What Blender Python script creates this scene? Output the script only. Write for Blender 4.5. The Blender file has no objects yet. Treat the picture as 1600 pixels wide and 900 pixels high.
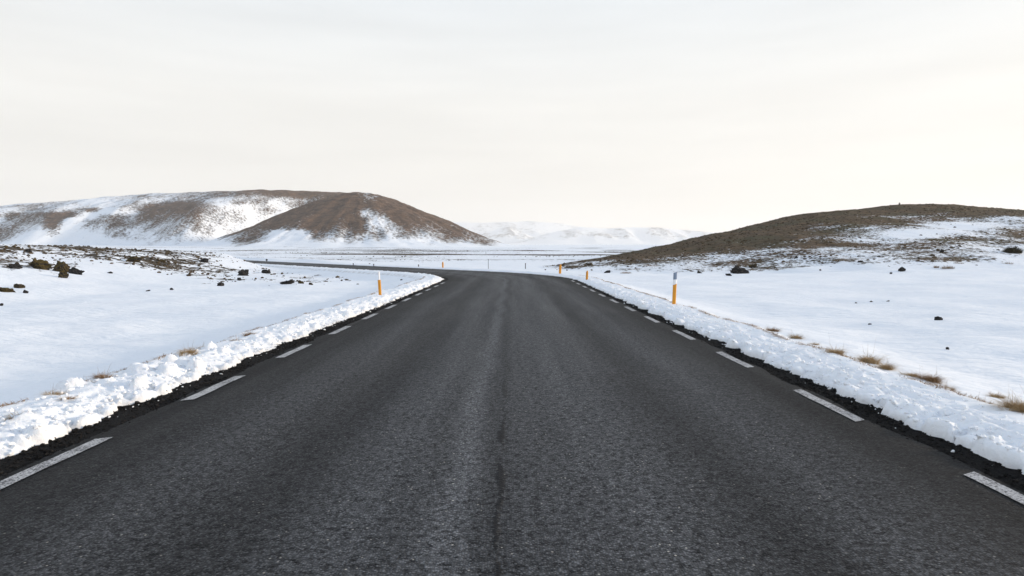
import bpy, bmesh, math, random
import numpy as np

# ------------------------------------------------------------------ camera
scene = bpy.context.scene
CAM_H, F = 1.56, 978.0
PITCH = math.atan(57 / F)
cam_data = bpy.data.cameras.new('camera')
cam_data.lens = 36 * F / 1600
cam_data.sensor_width = 36
cam_data.clip_start = 0.05
cam_data.clip_end = 20000
camera = bpy.data.objects.new('camera', cam_data)
scene.collection.objects.link(camera)
camera.location = (0, 0, CAM_H)
camera.rotation_euler = (math.radians(90) - PITCH, 0, 0)
scene.camera = camera

# ------------------------------------------------------------------ light
SUN_EL, SUN_AZ = math.radians(10.5), math.radians(80)      # azimuth measured from +Y towards +X
world = bpy.data.worlds.new('World')
scene.world = world
world.use_nodes = True
wn, wl = world.node_tree.nodes, world.node_tree.links
wn.clear()
w_out = wn.new('ShaderNodeOutputWorld')
w_bg = wn.new('ShaderNodeBackground')
w_bg.inputs['Strength'].default_value = 0.1
w_sky = wn.new('ShaderNodeTexSky')
w_sky.sky_type = 'NISHITA'
w_sky.sun_disc = False
w_sky.sun_elevation = SUN_EL
w_sky.sun_rotation = SUN_AZ
w_sky.dust_density = 2.0
w_tc = wn.new('ShaderNodeTexCoord')
w_sep = wn.new('ShaderNodeSeparateXYZ')
wl.new(w_tc.outputs['Generated'], w_sep.inputs[0])
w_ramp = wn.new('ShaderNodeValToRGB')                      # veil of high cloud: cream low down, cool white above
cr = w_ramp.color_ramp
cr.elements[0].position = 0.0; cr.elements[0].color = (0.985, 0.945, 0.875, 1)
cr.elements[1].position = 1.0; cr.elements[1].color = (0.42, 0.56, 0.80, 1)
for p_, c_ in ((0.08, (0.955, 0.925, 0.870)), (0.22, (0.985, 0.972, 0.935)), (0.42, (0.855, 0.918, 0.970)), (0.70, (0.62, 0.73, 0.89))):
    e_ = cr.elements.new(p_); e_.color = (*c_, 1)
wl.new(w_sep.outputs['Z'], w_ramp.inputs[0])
w_map = wn.new('ShaderNodeMapping')
w_map.inputs['Scale'].default_value = (1.6, 1.6, 14.0)
wl.new(w_tc.outputs['Generated'], w_map.inputs[0])
w_noise = wn.new('ShaderNodeTexNoise')
w_noise.inputs['Scale'].default_value = 1.7
w_noise.inputs['Detail'].default_value = 5
w_noise.inputs['Roughness'].default_value = 0.5
wl.new(w_map.outputs[0], w_noise.inputs['Vector'])
w_mr = wn.new('ShaderNodeMapRange')
w_mr.inputs[1].default_value = 0.3; w_mr.inputs[2].default_value = 0.7
w_mr.inputs[3].default_value = 9.6; w_mr.inputs[4].default_value = 10.4
wl.new(w_noise.outputs[0], w_mr.inputs[0])
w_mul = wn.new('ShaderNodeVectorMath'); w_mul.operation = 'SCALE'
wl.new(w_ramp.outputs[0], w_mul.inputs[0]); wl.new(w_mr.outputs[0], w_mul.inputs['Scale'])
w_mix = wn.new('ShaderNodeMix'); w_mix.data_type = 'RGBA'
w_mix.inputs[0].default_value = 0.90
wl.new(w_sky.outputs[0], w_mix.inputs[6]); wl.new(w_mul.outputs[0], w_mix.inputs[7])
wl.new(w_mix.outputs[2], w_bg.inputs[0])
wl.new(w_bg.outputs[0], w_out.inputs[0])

sun_data = bpy.data.lights.new('sun', 'SUN')
sun_data.energy = 4.7
sun_data.angle = math.radians(5)
sun_data.color = (1.0, 0.83, 0.64)
sun = bpy.data.objects.new('sun', sun_data)
scene.collection.objects.link(sun)
from mathutils import Vector, Matrix, Euler
sun_dir = Vector((math.sin(SUN_AZ) * math.cos(SUN_EL), math.cos(SUN_AZ) * math.cos(SUN_EL), math.sin(SUN_EL)))
sun.rotation_euler = sun_dir.to_track_quat('Z', 'Y').to_euler()
sun.location = (30, 10, 30)

scene.view_settings.view_transform = 'Standard'
scene.view_settings.look = 'None'
scene.view_settings.exposure = 0.04
scene.view_settings.gamma = 1.0
scene.view_settings.use_curve_mapping = False
scene.cycles.volume_max_steps = 64
scene.cycles.volume_bounces = 1
scene.cycles.max_bounces = 6

# ------------------------------------------------------------------ helpers
COL = scene.collection
rng = np.random.default_rng(7)
random.seed(7)

_perm = np.random.default_rng(11).permutation(512)
def _hash(ix, iy):
    return _perm[(_perm[ix & 511] + iy) & 511]
_g = np.random.default_rng(5).uniform(0, 2 * np.pi, 512)
_gx, _gy = np.cos(_g), np.sin(_g)
def perlin(x, y):
    x = np.asarray(x, float); y = np.asarray(y, float)
    ix, iy = np.floor(x).astype(int), np.floor(y).astype(int)
    fx, fy = x - ix, y - iy
    u, v = fx * fx * fx * (fx * (fx * 6 - 15) + 10), fy * fy * fy * (fy * (fy * 6 - 15) + 10)
    def g(a, b):
        h = _hash(ix + a, iy + b)
        return _gx[h] * (fx - a) + _gy[h] * (fy - b)
    return 1.4 * ((g(0, 0) * (1 - u) + g(1, 0) * u) * (1 - v) + (g(0, 1) * (1 - u) + g(1, 1) * u) * v)
def fbm(x, y, oct=4, gain=0.5, ox=0.0):
    r, a = 0, 1.0
    for i in range(oct):
        r = r + a * perlin(x * 2 ** i + 17.3 * i + ox, y * 2 ** i - 9.1 * i + ox * 1.7)
        a *= gain
    return r
def sstep(a, b, x):
    t = np.clip((np.asarray(x, float) - a) / (b - a), 0, 1)
    return t * t * (3 - 2 * t)

def link(o, parent=None):
    COL.objects.link(o)
    if parent: o.parent = parent
    return o
def mesh_np(name, V, Fc, mat, smooth=True, attrs=None, uv=None):
    V = np.ascontiguousarray(V, dtype=np.float32); Fc = np.ascontiguousarray(Fc, dtype=np.int32)
    me = bpy.data.meshes.new(name)
    n, k = Fc.shape
    me.vertices.add(len(V)); me.vertices.foreach_set('co', V.ravel())
    me.loops.add(n * k); me.loops.foreach_set('vertex_index', Fc.ravel())
    me.polygons.add(n)
    me.polygons.foreach_set('loop_start', np.arange(0, n * k, k, dtype=np.int32))
    me.polygons.foreach_set('loop_total', np.full(n, k, dtype=np.int32))
    me.polygons.foreach_set('use_smooth', np.full(n, smooth, dtype=bool))
    if attrs:
        for an, av in attrs.items():
            a = me.attributes.new(an, 'FLOAT', 'POINT')
            a.data.foreach_set('value', np.ascontiguousarray(av, dtype=np.float32))
    if uv is not None:
        ul = me.uv_layers.new(name='UVMap')
        ul.data.foreach_set('uv', np.ascontiguousarray(uv[Fc.ravel()], dtype=np.float32).ravel())
    me.update(calc_edges=True)
    me.validate()
    if mat: me.materials.append(mat)
    return me
def grid_faces(nr, nc):
    i = np.arange(nr - 1)[:, None] * nc + np.arange(nc - 1)[None, :]
    return np.stack([i, i + 1, i + nc + 1, i + nc], -1).reshape(-1, 4)
def tag(o, label=None, cat=None, group=None, kind=None):
    if label: o['label'] = label
    if cat: o['category'] = cat
    if group: o['group'] = group
    if kind: o['kind'] = kind
    return o
def empty(name, loc, rz=0.0):
    o = bpy.data.objects.new(name, None)
    o.empty_display_size = 0.2
    o.location = loc; o.rotation_euler = (0, 0, rz)
    return link(o)

class NT:
    """tiny wrapper to write node trees"""
    def __init__(s, name):
        s.mat = bpy.data.materials.new(name); s.mat.use_nodes = True
        s.n, s.l = s.mat.node_tree.nodes, s.mat.node_tree.links
        s.bsdf = s.n['Principled BSDF']; s.out = s.n['Material Output']
    def node(s, t, **kw):
        nd = s.n.new(t)
        for k, v in kw.items(): setattr(nd, k, v)
        return nd
    def put(s, sock, v):
        if hasattr(v, 'links') or isinstance(v, bpy.types.NodeSocket): s.l.new(v, sock)
        else: sock.default_value = v
    def noise(s, vec, scale, detail=4, rough=0.55, dist=0.0):
        nd = s.node('ShaderNodeTexNoise')
        if vec is not None: s.l.new(vec, nd.inputs['Vector'])
        nd.inputs['Scale'].default_value = scale; nd.inputs['Detail'].default_value = detail
        nd.inputs['Roughness'].default_value = rough; nd.inputs['Distortion'].default_value = dist
        return nd.outputs[0]
    def math(s, op, a, b=0.0, c=None, clamp=False):
        nd = s.node('ShaderNodeMath', operation=op); nd.use_clamp = clamp
        s.put(nd.inputs[0], a); s.put(nd.inputs[1], b)
        if c is not None: s.put(nd.inputs[2], c)
        return nd.outputs[0]
    def rng(s, v, a, b, c=0.0, d=1.0, smooth=False):
        nd = s.node('ShaderNodeMapRange')
        if smooth: nd.interpolation_type = 'SMOOTHSTEP'
        s.put(nd.inputs[0], v)
        for i, q in enumerate((a, b, c, d)): s.put(nd.inputs[i + 1], q)
        return nd.outputs[0]
    def mix(s, f, a, b, blend='MIX'):
        nd = s.node('ShaderNodeMix', data_type='RGBA', blend_type=blend)
        s.put(nd.inputs[0], f)
        for i, q in ((6, a), (7, b)):
            if isinstance(q, tuple): nd.inputs[i].default_value = (*q, 1) if len(q) == 3 else q
            else: s.l.new(q, nd.inputs[i])
        return nd.outputs[2]
    def pos(s, scale=(1, 1, 1), loc=(0, 0, 0), rot=(0, 0, 0), kind='Object'):
        tc = s.node('ShaderNodeTexCoord'); mp = s.node('ShaderNodeMapping')
        s.l.new(tc.outputs[kind], mp.inputs[0])
        mp.inputs['Scale'].default_value = scale; mp.inputs['Location'].default_value = loc
        mp.inputs['Rotation'].default_value = rot
        return mp.outputs[0]
    def attr(s, name):
        nd = s.node('ShaderNodeAttribute'); nd.attribute_name = name
        return nd.outputs['Fac']
    def bump(s, h, strength=0.5, dist=0.02, prev=None):
        nd = s.node('ShaderNodeBump')
        nd.inputs['Strength'].default_value = strength; nd.inputs['Distance'].default_value = dist
        s.l.new(h, nd.inputs['Height'])
        if prev is not None: s.l.new(prev, nd.inputs['Normal'])
        return nd.outputs[0]
    def fin(s, col=None, rough=None, normal=None, spec=None):
        if col is not None:
            if isinstance(col, tuple): s.bsdf.inputs['Base Color'].default_value = (*col, 1)
            else: s.l.new(col, s.bsdf.inputs['Base Color'])
        if rough is not None: s.put(s.bsdf.inputs['Roughness'], rough)
        if normal is not None: s.l.new(normal, s.bsdf.inputs['Normal'])
        if spec is not None: s.put(s.bsdf.inputs['Specular IOR Level'], spec)
        return s.mat

# ------------------------------------------------------------------ road line (plan view)
XC, Y0, RAD, TH = -0.10, 33.8, 22.6, math.radians(36.2)
T1 = Y0 + RAD * TH                        # arc length where the curve ends
def road_pt(t, s):
    """point at arc length t, offset s (positive to the right of travel)"""
    t, s = np.broadcast_arrays(np.asarray(t, float), np.asarray(s, float))
    a = np.clip((t - Y0) / RAD, 0, TH)
    x = XC - RAD + (RAD + s) * np.cos(a); y = Y0 + (RAD + s) * np.sin(a)
    e = np.maximum(t - T1, 0)
    x = x - np.sin(a) * e; y = y + np.cos(a) * e + np.minimum(t - Y0, 0)
    return x, y
def road_frame(x, y):
    """arc length and signed offset of points, valid near the road"""
    x = np.asarray(x, float); y = np.asarray(y, float)
    dx, dy = x - (XC - RAD), y - Y0
    ang = np.arctan2(dy, dx)
    s = np.hypot(dx, dy) - RAD; t = Y0 + RAD * ang
    m1 = y < Y0
    s = np.where(m1, x - XC, s); t = np.where(m1, y, t)
    m3 = (~m1) & ((ang > TH))
    ex, ey = dx * math.cos(TH) + dy * math.sin(TH), -dx * math.sin(TH) + dy * math.cos(TH)
    s = np.where(m3, ex - RAD, s); t = np.where(m3, T1 + ey, t)
    return t, s

# ------------------------------------------------------------------ terrain heights
def bank_h(x, y):
    """stony bank left of the snow field"""
    w = x + 3.0 * perlin(x / 23 + 3, y / 19) + 1.2 * perlin(x / 7, y / 7 + 9)
    H = np.interp(y, [-60, 0, 30, 50, 58, 66, 86, 105], [2.6, 2.6, 2.55, 2.55, 2.3, 2.05, 1.1, 0.0])
    return H * sstep(-20, -41, w) * (1 + 0.1 * perlin(x / 9, y / 9))
def field_z(x, y):
    d = np.hypot(x, y)
    left = sstep(4, -6, x)
    z = -0.42 - 0.06 * left * sstep(75, 30, y)
    z = z + np.where(d > 60, 0.0119 * (d - 60), 0)
    z = z + 0.16 * perlin(x / 14 + 5, y / 11) + 0.14 * perlin(x / 3.7, y / 2.6 + 4) * sstep(160, 30, d)
    z = z + 0.06 * perlin(x / 1.6 + 0.3 * y, y / 0.9) * sstep(45, 12, d)
    z = z + 0.5 * perlin(x / 60 + 1.5, y / 45 + 2) * sstep(80, 200, d)
    return z + bank_h(x, y) + 0.55 * sstep(12, 45, x) * sstep(110, 60, d)
def ground_z(x, y):
    x = np.asarray(x, float); y = np.asarray(y, float)
    z = field_z(x, y)
    t, s = road_frame(x, y)
    a = np.abs(s)
    fade = sstep(300, 200, np.hypot(x, y))                    # the embankment ends far out
    top = -0.13
    w = sstep(7.6, 5.15, a + 0.35 * perlin(t / 1.7, s * 0 + 3)) * fade
    return z * (1 - w) + top * w
_cx = [5.0, 10, 18.0, 30.5, 49, 71, 92, 122, 160, 220, 300]
def hill_h(x, y):
    """right-hand hill, height above the ground"""
    x = np.asarray(x, float); y = np.asarray(y, float)
    yc = np.interp(x, _cx, [74, 79, 88, 100, 120, 140, 150, 150, 150, 150, 150])
    dc = np.hypot(x, yc)
    zc = np.interp(x, _cx, [-0.10, 0.45, 1.65, 3.9, 7.2, 10.5, 12.1, 10.4, 9, 4, 0]) - (-0.42 + 0.0119 * np.maximum(dc - 60, 0) + 0.55 * sstep(12, 45, x) * sstep(110, 60, dc))
    zc = np.maximum(zc, 0.0) * sstep(1, 5, x)
    yt = np.interp(x, _cx, [62, 58, 54, 51, 53, 60, 68, 80, 90, 100, 110])
    wob = 5 * perlin(x / 30 + 7, y / 25) + 2 * perlin(x / 9, y / 9 + 3)
    u = (y + wob * sstep(5, 30, x) - yt) / (yc - yt)
    up = np.where(u < 0, 0, np.where(u < 1, np.sin(np.clip(u, 0, 1) * np.pi / 2) ** 1.25, 1))
    down = np.clip(1 - np.maximum(y - yc, 0) / (12 + 14 * zc), 0, 1) ** 1.3
    h = zc * up * down
    return h * (1 + 0.05 * perlin(x / 16, y / 13)) + 0.12 * perlin(x / 3.1, y / 3.1) * sstep(0.2, 1.2, h) - 0.0
def terrain_z(x, y):
    return ground_z(x, y) + np.maximum(hill_h(x, y), 0)
def px_ray(px, py):
    u, v = (px - 800) / F, -(py - 450) / F
    c, s = math.cos(PITCH), math.sin(PITCH)
    return u / (c + v * s), (-s + v * c) / (c + v * s)
def px_at(px, py, d):
    u, v = px_ray(px, py)
    return (u * d, d, CAM_H + v * d)
def px_ground(px, py, dmin=4.0):
    """where the line of sight through a photo position meets the terrain"""
    u, v = px_ray(px, py)
    d = np.geomspace(dmin, 900, 9000)
    hit = np.nonzero(CAM_H + v * d < terrain_z(u * d, d))[0]
    k = hit[0] if len(hit) else len(d) - 1
    return (u * d[k], d[k], float(terrain_z(u * d[k], d[k])))
def px_plane(px, py, z):
    u, v = px_ray(px, py)
    d = (z - CAM_H) / v
    return (u * d, d, z)

# ------------------------------------------------------------------ materials of the setting
SNOW = (0.86, 0.885, 0.92)
def terrain_mat(name, soil_a, soil_b, patch_scale, fine_scale, stretch=(1, 1, 1), relief=0.03, rot=(0, 0, 0), soft=0.06, soil_c=None):
    """snow over bare ground; the point attribute 'bare' says how much of the ground shows"""
    m = NT(name)
    P = m.pos(); Ps = m.pos(stretch, rot=rot)
    bare = m.attr('bare')
    n1 = m.noise(Ps, patch_scale, 6, 0.62)
    n2 = m.noise(P, fine_scale, 5, 0.7)
    nn = m.math('ADD', m.math('MULTIPLY', n1, 0.42), m.math('MULTIPLY', n2, 0.58))
    nn = m.rng(nn, 0.32, 0.68)
    thr = m.math('SUBTRACT', 1.0, bare)
    k = m.rng(m.math('SUBTRACT', nn, thr), -soft, soft, smooth=True)
    soil = m.mix(m.rng(m.noise(P, fine_scale * 0.35, 5, 0.65), 0.35, 0.65), soil_a, soil_b)
    if soil_c: soil = m.mix(m.rng(m.noise(P, patch_scale * 0.6, 3), 0.45, 0.7), soil, soil_c)
    soil = m.mix(m.rng(n2, 0.3, 0.7, 0.0, 1.0), soil, m.mix(0.5, soil, (0.02, 0.018, 0.015)), 'MIX')
    snow = m.mix(m.rng(m.noise(P, 0.35, 4), 0.3, 0.7), SNOW, (0.82, 0.86, 0.91))
    col = m.mix(k, snow, soil)
    ripple = m.noise(m.pos((1.0, 2.6, 1.0), rot=(0, 0, 0.25)), 1.5, 6, 0.55)
    b1 = m.bump(ripple, 0.8, 0.13)
    b2 = m.bump(m.noise(P, 45, 3), 0.10, 0.01, b1)
    b2 = m.bump(m.noise(m.pos((0.7, 2.2, 1.0), rot=(0, 0, -0.15)), 5.0, 4, 0.6), 0.7, 0.03, b2)
    b3 = m.bump(m.math('MULTIPLY', m.noise(P, fine_scale, 6, 0.75), k), 1.0, relief, b2)
    return m.fin(col, m.rng(k, 0, 1, 0.62, 0.95), b3, 0.25)

MAT_GROUND = terrain_mat('snow_ground', (0.06, 0.05, 0.04), (0.12, 0.085, 0.05), 0.20, 1.3, (0.5, 1.0, 1), 0.05)
MAT_HILL_R = terrain_mat('snowy_heath', (0.055, 0.037, 0.022), (0.165, 0.102, 0.050), 0.22, 2.5, (0.6, 1.2, 1), 0.16, rot=(0, 0, 0.35), soil_c=(0.075, 0.066, 0.03))
MAT_HILL_L = terrain_mat('snowy_volcanic_slope', (0.085, 0.054, 0.037), (0.235, 0.142, 0.088), 0.05, 0.40, (1.3, 0.5, 0.35), 2.0, soft=0.25, rot=(0, 0, 0.0))
MAT_MOUNT = terrain_mat('far_snowy_rock', (0.13, 0.135, 0.155), (0.18, 0.18, 0.19), 0.0045, 0.02, (1, 0.4, 0.5), 14.0, soft=0.25)

def proj(X, Y, Z):
    c, s = math.cos(PITCH), math.sin(PITCH)
    dz = Z - CAM_H
    fw = Y * c - dz * s
    return 800 + F * X / fw, 450 - F * (Y * s + dz * c) / fw

def survey(table, PX, PY):
    """bare-ground share read off at survey columns: {column: [(row, share), ...]}"""
    cols = sorted(table)
    vals = np.stack([np.interp(PY, [q[0] for q in table[c]], [q[1] for q in table[c]]) for c in cols])
    pos = np.clip(np.interp(PX, cols, np.arange(len(cols))), 0, len(cols) - 1 - 1e-6)
    i = pos.astype(int); f = pos - i
    return np.take_along_axis(vals, i[None], 0)[0] * (1 - f) + np.take_along_axis(vals, i[None] + 1, 0)[0] * f

BANK = {0: [(386, .5), (391, .72), (399, .3), (405, .5), (417, .38), (424, .06), (440, 0)], 100: [(392, .55), (400, .62), (408, .5), (418, .5), (427, .15), (434, 0)],
 150: [(395, .5), (404, .62), (409, .35), (415, .02)], 200: [(399, .5), (405, .66), (412, .6), (419, .38), (426, .06), (432, 0)], 260: [(402, .55), (411, .62), (419, .58), (429, .3), (435, .03)],
 330: [(407, .4), (417, .5), (427, .5), (436, .42), (445, .25), (450, 0)], 400: [(411, .3), (420, .36), (430, .3), (444, .25), (449, 0)], 480: [(417, .25), (428, .3), (438, .42), (445, .28), (450, 0)],
 560: [(423, .15), (436, .22), (445, .2), (449, 0)], 650: [(426, .08), (440, .03), (446, 0)]}
def left_bare(X, Y, Z):
    """stony, grassy ground showing on the left bank and inside the bend"""
    PX, PY = proj(X, np.maximum(Y, 5.0), Z)
    t, s = road_frame(X, Y)
    b = survey(BANK, PX + 10 * perlin(X / 3, Y / 4), PY + 3 * perlin(X / 4 + 3, Y / 5))
    b = b * sstep(-5, -6.5, s) * sstep(26, 32, Y) * sstep(125, 100, Y)
    b = np.where(PX < -40, np.maximum(b, 0), b)
    return np.clip(b - 0.07 * sstep(180, 320, PX) * sstep(0.02, 0.2, b) + 0.16 * fbm(X / 3.5, Y / 5, 3) * sstep(0.02, 0.2, b), 0, 1)

# ------------------------------------------------------------------ ground sheet
def build_ground():
    r = [1.5]
    while r[-1] < 9000: r.append(r[-1] * 1.0155)
    r = np.array(r)
    th = np.concatenate([np.arange(-62, 62, 0.22), np.arange(62, 298, 2.0)])
    th = np.radians(np.concatenate([th, [298.0]]))
    Rr, Tt = np.meshgrid(r, th, indexing='ij')
    X, Y = Rr * np.sin(Tt), Rr * np.cos(Tt)
    Z = ground_z(X, Y)
    D = Rr
    t, s = road_frame(X, Y)
    # how much stony ground shows through the snow
    bare = np.zeros_like(X)
    bk = bank_h(X, Y)
    bare = left_bare(X, Y, Z)
    plain = sstep(70, 120, D) * sstep(4.5, 14, np.abs(s) + 30 * (D > 250))
    streak = fbm(X / 90 + 4, Y / 28, 3)
    bare = np.maximum(bare, plain * np.clip(0.20 + 0.42 * streak, 0, 0.62) * sstep(520, 330, D))
    for yy, wd, pw in ((92, 2.5, .5), (112, 4, .58), (135, 5, .5), (156, 12, .8), (190, 8, .6), (240, 24, .7), (330, 34, .62), (430, 30, .55)):
        st = np.exp(-((Y - yy - 0.04 * X - 9 * perlin(X / 45, X * 0 + yy)) / wd) ** 2) * sstep(-0.35, 0.25, perlin(X / 38 + yy, Y / 30))
        bare = np.maximum(bare, plain * pw * st)
    bare = np.maximum(bare, plain * np.clip(0.46 - 0.012 * np.abs(Y - 235 - 30 * perlin(X / 90, Y * 0 + 5)), 0, 0.5))
    bare = np.where(np.abs(s) < 4.4, 0, bare)
    V = np.stack([X, Y, Z], -1).reshape(-1, 3)
    me = mesh_np('ground', V, grid_faces(*X.shape)[:, ::-1], MAT_GROUND, True, {'bare': bare.ravel()})
    # close the hole under the camera
    o = link(bpy.data.objects.new('ground', me))
    tag(o, 'snow-covered ground and plain', kind='structure')
    return o
ground = build_ground()

# ------------------------------------------------------------------ hills
def add_hill(name, label, X, Y, Z, bare, mat, flip=True):
    V = np.stack([X, Y, Z], -1).reshape(-1, 3)
    me = mesh_np(name, V, grid_faces(*X.shape), mat, True, {'bare': bare.ravel()})
    o = link(bpy.data.objects.new(name, me))
    return tag(o, label, kind='structure')
def smax(a, b, k):
    h = np.clip(0.5 + 0.5 * (a - b) / k, 0, 1)
    return b * (1 - h) + a * h + k * h * (1 - h)

HEATH = {860: [(405, .6), (417, .5), (422, .1), (428, 0)],
 1000: [(390, .95), (400, .85), (406, .55), (416, .45), (424, .3), (430, .06), (438, 0)],
 1100: [(370, 1), (388, .9), (396, .55), (405, .48), (415, .40), (424, .36), (430, .10), (438, 0)],
 1200: [(347, 1), (372, .9), (382, .62), (388, .42), (400, .48), (412, .42), (422, .32), (429, .03)],
 1300: [(330, 1), (348, .8), (356, .6), (370, .72), (384, .68), (389, .32), (400, .48), (408, .5), (416, .15), (422, 0)],
 1400: [(322, 1), (332, .85), (338, .48), (348, .72), (358, .58), (365, .16), (373, .25), (381, .6), (389, .5), (400, .36), (410, .34), (417, .06), (422, 0)],
 1500: [(326, 1), (334, .85), (342, .58), (349, .2), (360, .14), (367, .42), (375, .66), (383, .48), (395, .36), (408, .34), (415, .06), (421, 0)],
 1600: [(333, .9), (340, .42), (348, .22), (355, .6), (364, .6), (372, .46), (385, .36), (395, .3), (404, .08), (411, 0)],
 1900: [(333, .9), (340, .42), (348, .22), (355, .6), (364, .6), (372, .46), (385, .36), (395, .3), (404, .08), (411, 0)]}
# right hill
def right_bare(X, Y):
    Z = terrain_z(X, Y)
    PX, PY = proj(X, Y, Z)
    n = fbm(X / 9 + 3, Y / 12, 4)
    b = survey(HEATH, PX + 14 * perlin(X / 7, Y / 7), PY + 2.0 * perlin(X / 5 + 9, Y / 8))
    yc = np.interp(X, _cx, [74, 79, 88, 100, 120, 140, 150, 150, 150, 150, 150])
    b = b + 0.08 * sstep(380, 390, PY) * sstep(431, 421, PY)
    b = np.where(Y > yc + 4, 0.8, b)
    return np.clip(b + 0.13 * n * sstep(0.03, 0.2, b), 0, 1) * sstep(0.02, 0.2, hill_h(X, Y))
gx, gy = np.meshgrid(np.geomspace(12, 312, 460) - 10, np.linspace(46, 300, 520), indexing='xy')
hh = hill_h(gx, gy)
hb = right_bare(gx, gy)
gz = ground_z(gx, gy) + hh - 0.10 + 0.16 * sstep(0, 0.25, hh) + 0.10 * fbm(gx / 1.3, gy / 1.1, 3) * hb * sstep(0.1, 0.6, hh)
hill_right = add_hill('hill', 'low brown heath hill with patchy snow right of the road', gx, gy, gz, hb, MAT_HILL_R)

# cone-shaped hill and the plateau ridge behind it
def cone(X, Y, x0, y0, h, r, top=0.12, pw=1.0, ex=1.0, ey=1.0):
    d = np.hypot((X - x0) * ex, (Y - y0) * ey) / r
    d = np.sqrt(d * d + top * top) - top * 0.6
    return h * np.clip(1 - d, -0.3, 1.2) ** pw if pw != 1.0 else h * (1 - d)
def plain_z(X, Y):
    return field_z(X, Y)
CONE = {330: [(370, .3), (384, 0)], 375: [(376, .8), (383, .3)], 400: [(366, .9), (372, .8), (378, .72), (383, .1)], 440: [(346, 1), (357, .85), (362, .15), (372, .1), (384, .0)],
 460: [(340, 1), (356, .85), (361, .25), (368, .28), (378, .1)], 490: [(325, 1), (350, 1), (362, .72), (370, .55), (377, .3), (383, .05)],
 520: [(315, 1), (338, 1), (358, .82), (372, .6), (380, .25), (386, 0)], 540: [(308, .9), (318, 1), (340, .85), (355, .85), (370, .7), (380, .25), (386, 0)],
 560: [(303, .8), (310, .95), (330, .9), (350, .85), (370, .6), (380, .3), (386, 0)], 570: [(303, .55), (311, .5), (322, .9), (332, .35), (342, .55), (360, .82), (368, .5), (380, .25), (387, 0)],
 585: [(308, .8), (330, .85), (343, .28), (352, .36), (365, .65), (378, .35), (387, 0)], 610: [(316, 1), (340, .88), (355, .48), (365, .33), (372, .35), (380, .15), (387, 0)],
 640: [(330, 1), (345, .92), (356, .68), (368, .5), (378, .25), (386, 0)], 680: [(346, 1), (360, .82), (370, .65), (380, .25), (386, 0)], 720: [(363, 1), (372, .75), (380, .4), (385, .05)], 760: [(379, .8), (384, .3), (388, 0)], 800: [(384, .2), (388, 0)]}
RIDGE = {0: [(333, .3), (338, .5), (342, .2), (350, .35), (360, .68), (370, .62), (375, .35), (381, .05)], 30: [(331, .3), (336, .6), (345, .6), (352, .48), (362, .45), (372, .15), (382, 0)],
 60: [(330, .4), (334, .7), (340, .5), (348, .48), (355, .22), (365, .12), (375, .05)], 85: [(328, .4), (331, .4), (335, .95), (345, 1), (353, .88), (360, .5), (368, .35), (376, .03)],
 110: [(327, .3), (330, .5), (333, .95), (338, .85), (341, .08), (350, .02), (370, .08), (380, 0)], 140: [(324, .3), (326, .8), (330, .6), (334, .06), (340, .1), (345, .6), (352, .58), (358, .38), (365, .15), (378, 0)],
 165: [(322, .3), (326, .12), (332, .02), (338, .6), (345, .68), (355, .42), (365, .3), (375, .05)], 200: [(318, .3), (323, .5), (328, .45), (333, .25), (338, .48), (345, .5), (352, .62), (360, .38), (370, .36), (380, .05)],
 230: [(316, .4), (321, .8), (327, .85), (335, .8), (345, .63), (355, .48), (365, .32), (378, .15)], 260: [(313, .4), (318, .85), (325, .95), (335, .75), (350, .58), (365, .46), (380, .15)],
 300: [(310, .5), (315, .8), (320, .9), (330, .8), (345, .63), (360, .46), (378, .15)], 320: [(308, .5), (313, .4), (320, .6), (330, .7), (340, .63), (355, .46), (372, .2)],
 345: [(306, .6), (311, .3), (320, .22), (330, .4), (345, .45), (355, .28), (370, .1)], 380: [(303, .7), (309, .4), (315, .5), (322, .1), (330, .12), (345, .4), (360, .22), (375, .05)],
 420: [(302, .9), (308, .6), (314, .48), (320, .42), (328, .48), (335, .2), (345, .1), (360, .18)], 460: [(300.5, 1), (306, .8), (312, .42), (320, .58), (330, .32), (340, .25)], 500: [(301, 1), (308, .75), (315, .62), (325, .55)], 560: [(302, 1), (320, .8)]}
def build_cone():
    X, Y = np.meshgrid(np.linspace(-330, 20, 360), np.linspace(430, 860, 330), indexing='xy')
    ang = np.arctan2(Y - 620, X + 150)
    dist = np.hypot(X + 150, Y - 620)
    warp = 1 + 0.05 * perlin(ang * 4, dist / 200) + 0.02 * perlin(ang * 13, dist / 90)
    q = np.hypot((X + 150) * np.where(X > -150, 0.98, 1.0), (Y - 620) * np.where(Y > 620, 0.5, 0.95)) * warp / 140.0
    prof = np.interp(q, [0, 0.06, 0.14, 0.3, 0.6, 0.85, 0.97, 1.10, 1.4], [1.0, 0.99, 0.945, 0.80, 0.46, 0.175, 0.055, 0.0, -0.12])
    h = 53.5 * prof
    rill = (perlin(ang * 17 + 1.5 * perlin(ang * 5, dist / 60), dist / 70) + 0.6 * perlin(ang * 41, dist / 45)) * sstep(0.15, 0.5, q) * sstep(1.1, 0.8, q)
    Z = 6.2 + h + 0.55 * rill + 1.5 * fbm(X / 26, Y / 26, 4) * sstep(1.3, 0.8, q)
    rel = h / 53.5
    n = fbm(ang * 9, dist / 70, 4)
    PX, PY = proj(X, Y, Z)
    b = survey(CONE, PX + 5 * perlin(X / 9, Y / 30), PY + 1.5 * perlin(X / 12 + 4, Y / 20)) + 0.18 * n - 0.10 * sstep(0.65, 0.2, rel)
    b = np.where(Y > 640, 0.9, b)
    return add_hill('hill', 'brown cone-shaped volcanic hill with snow in its gullies', X, Y, Z, np.clip(b, 0, 1), MAT_HILL_L)
hill_cone = build_cone()
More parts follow.
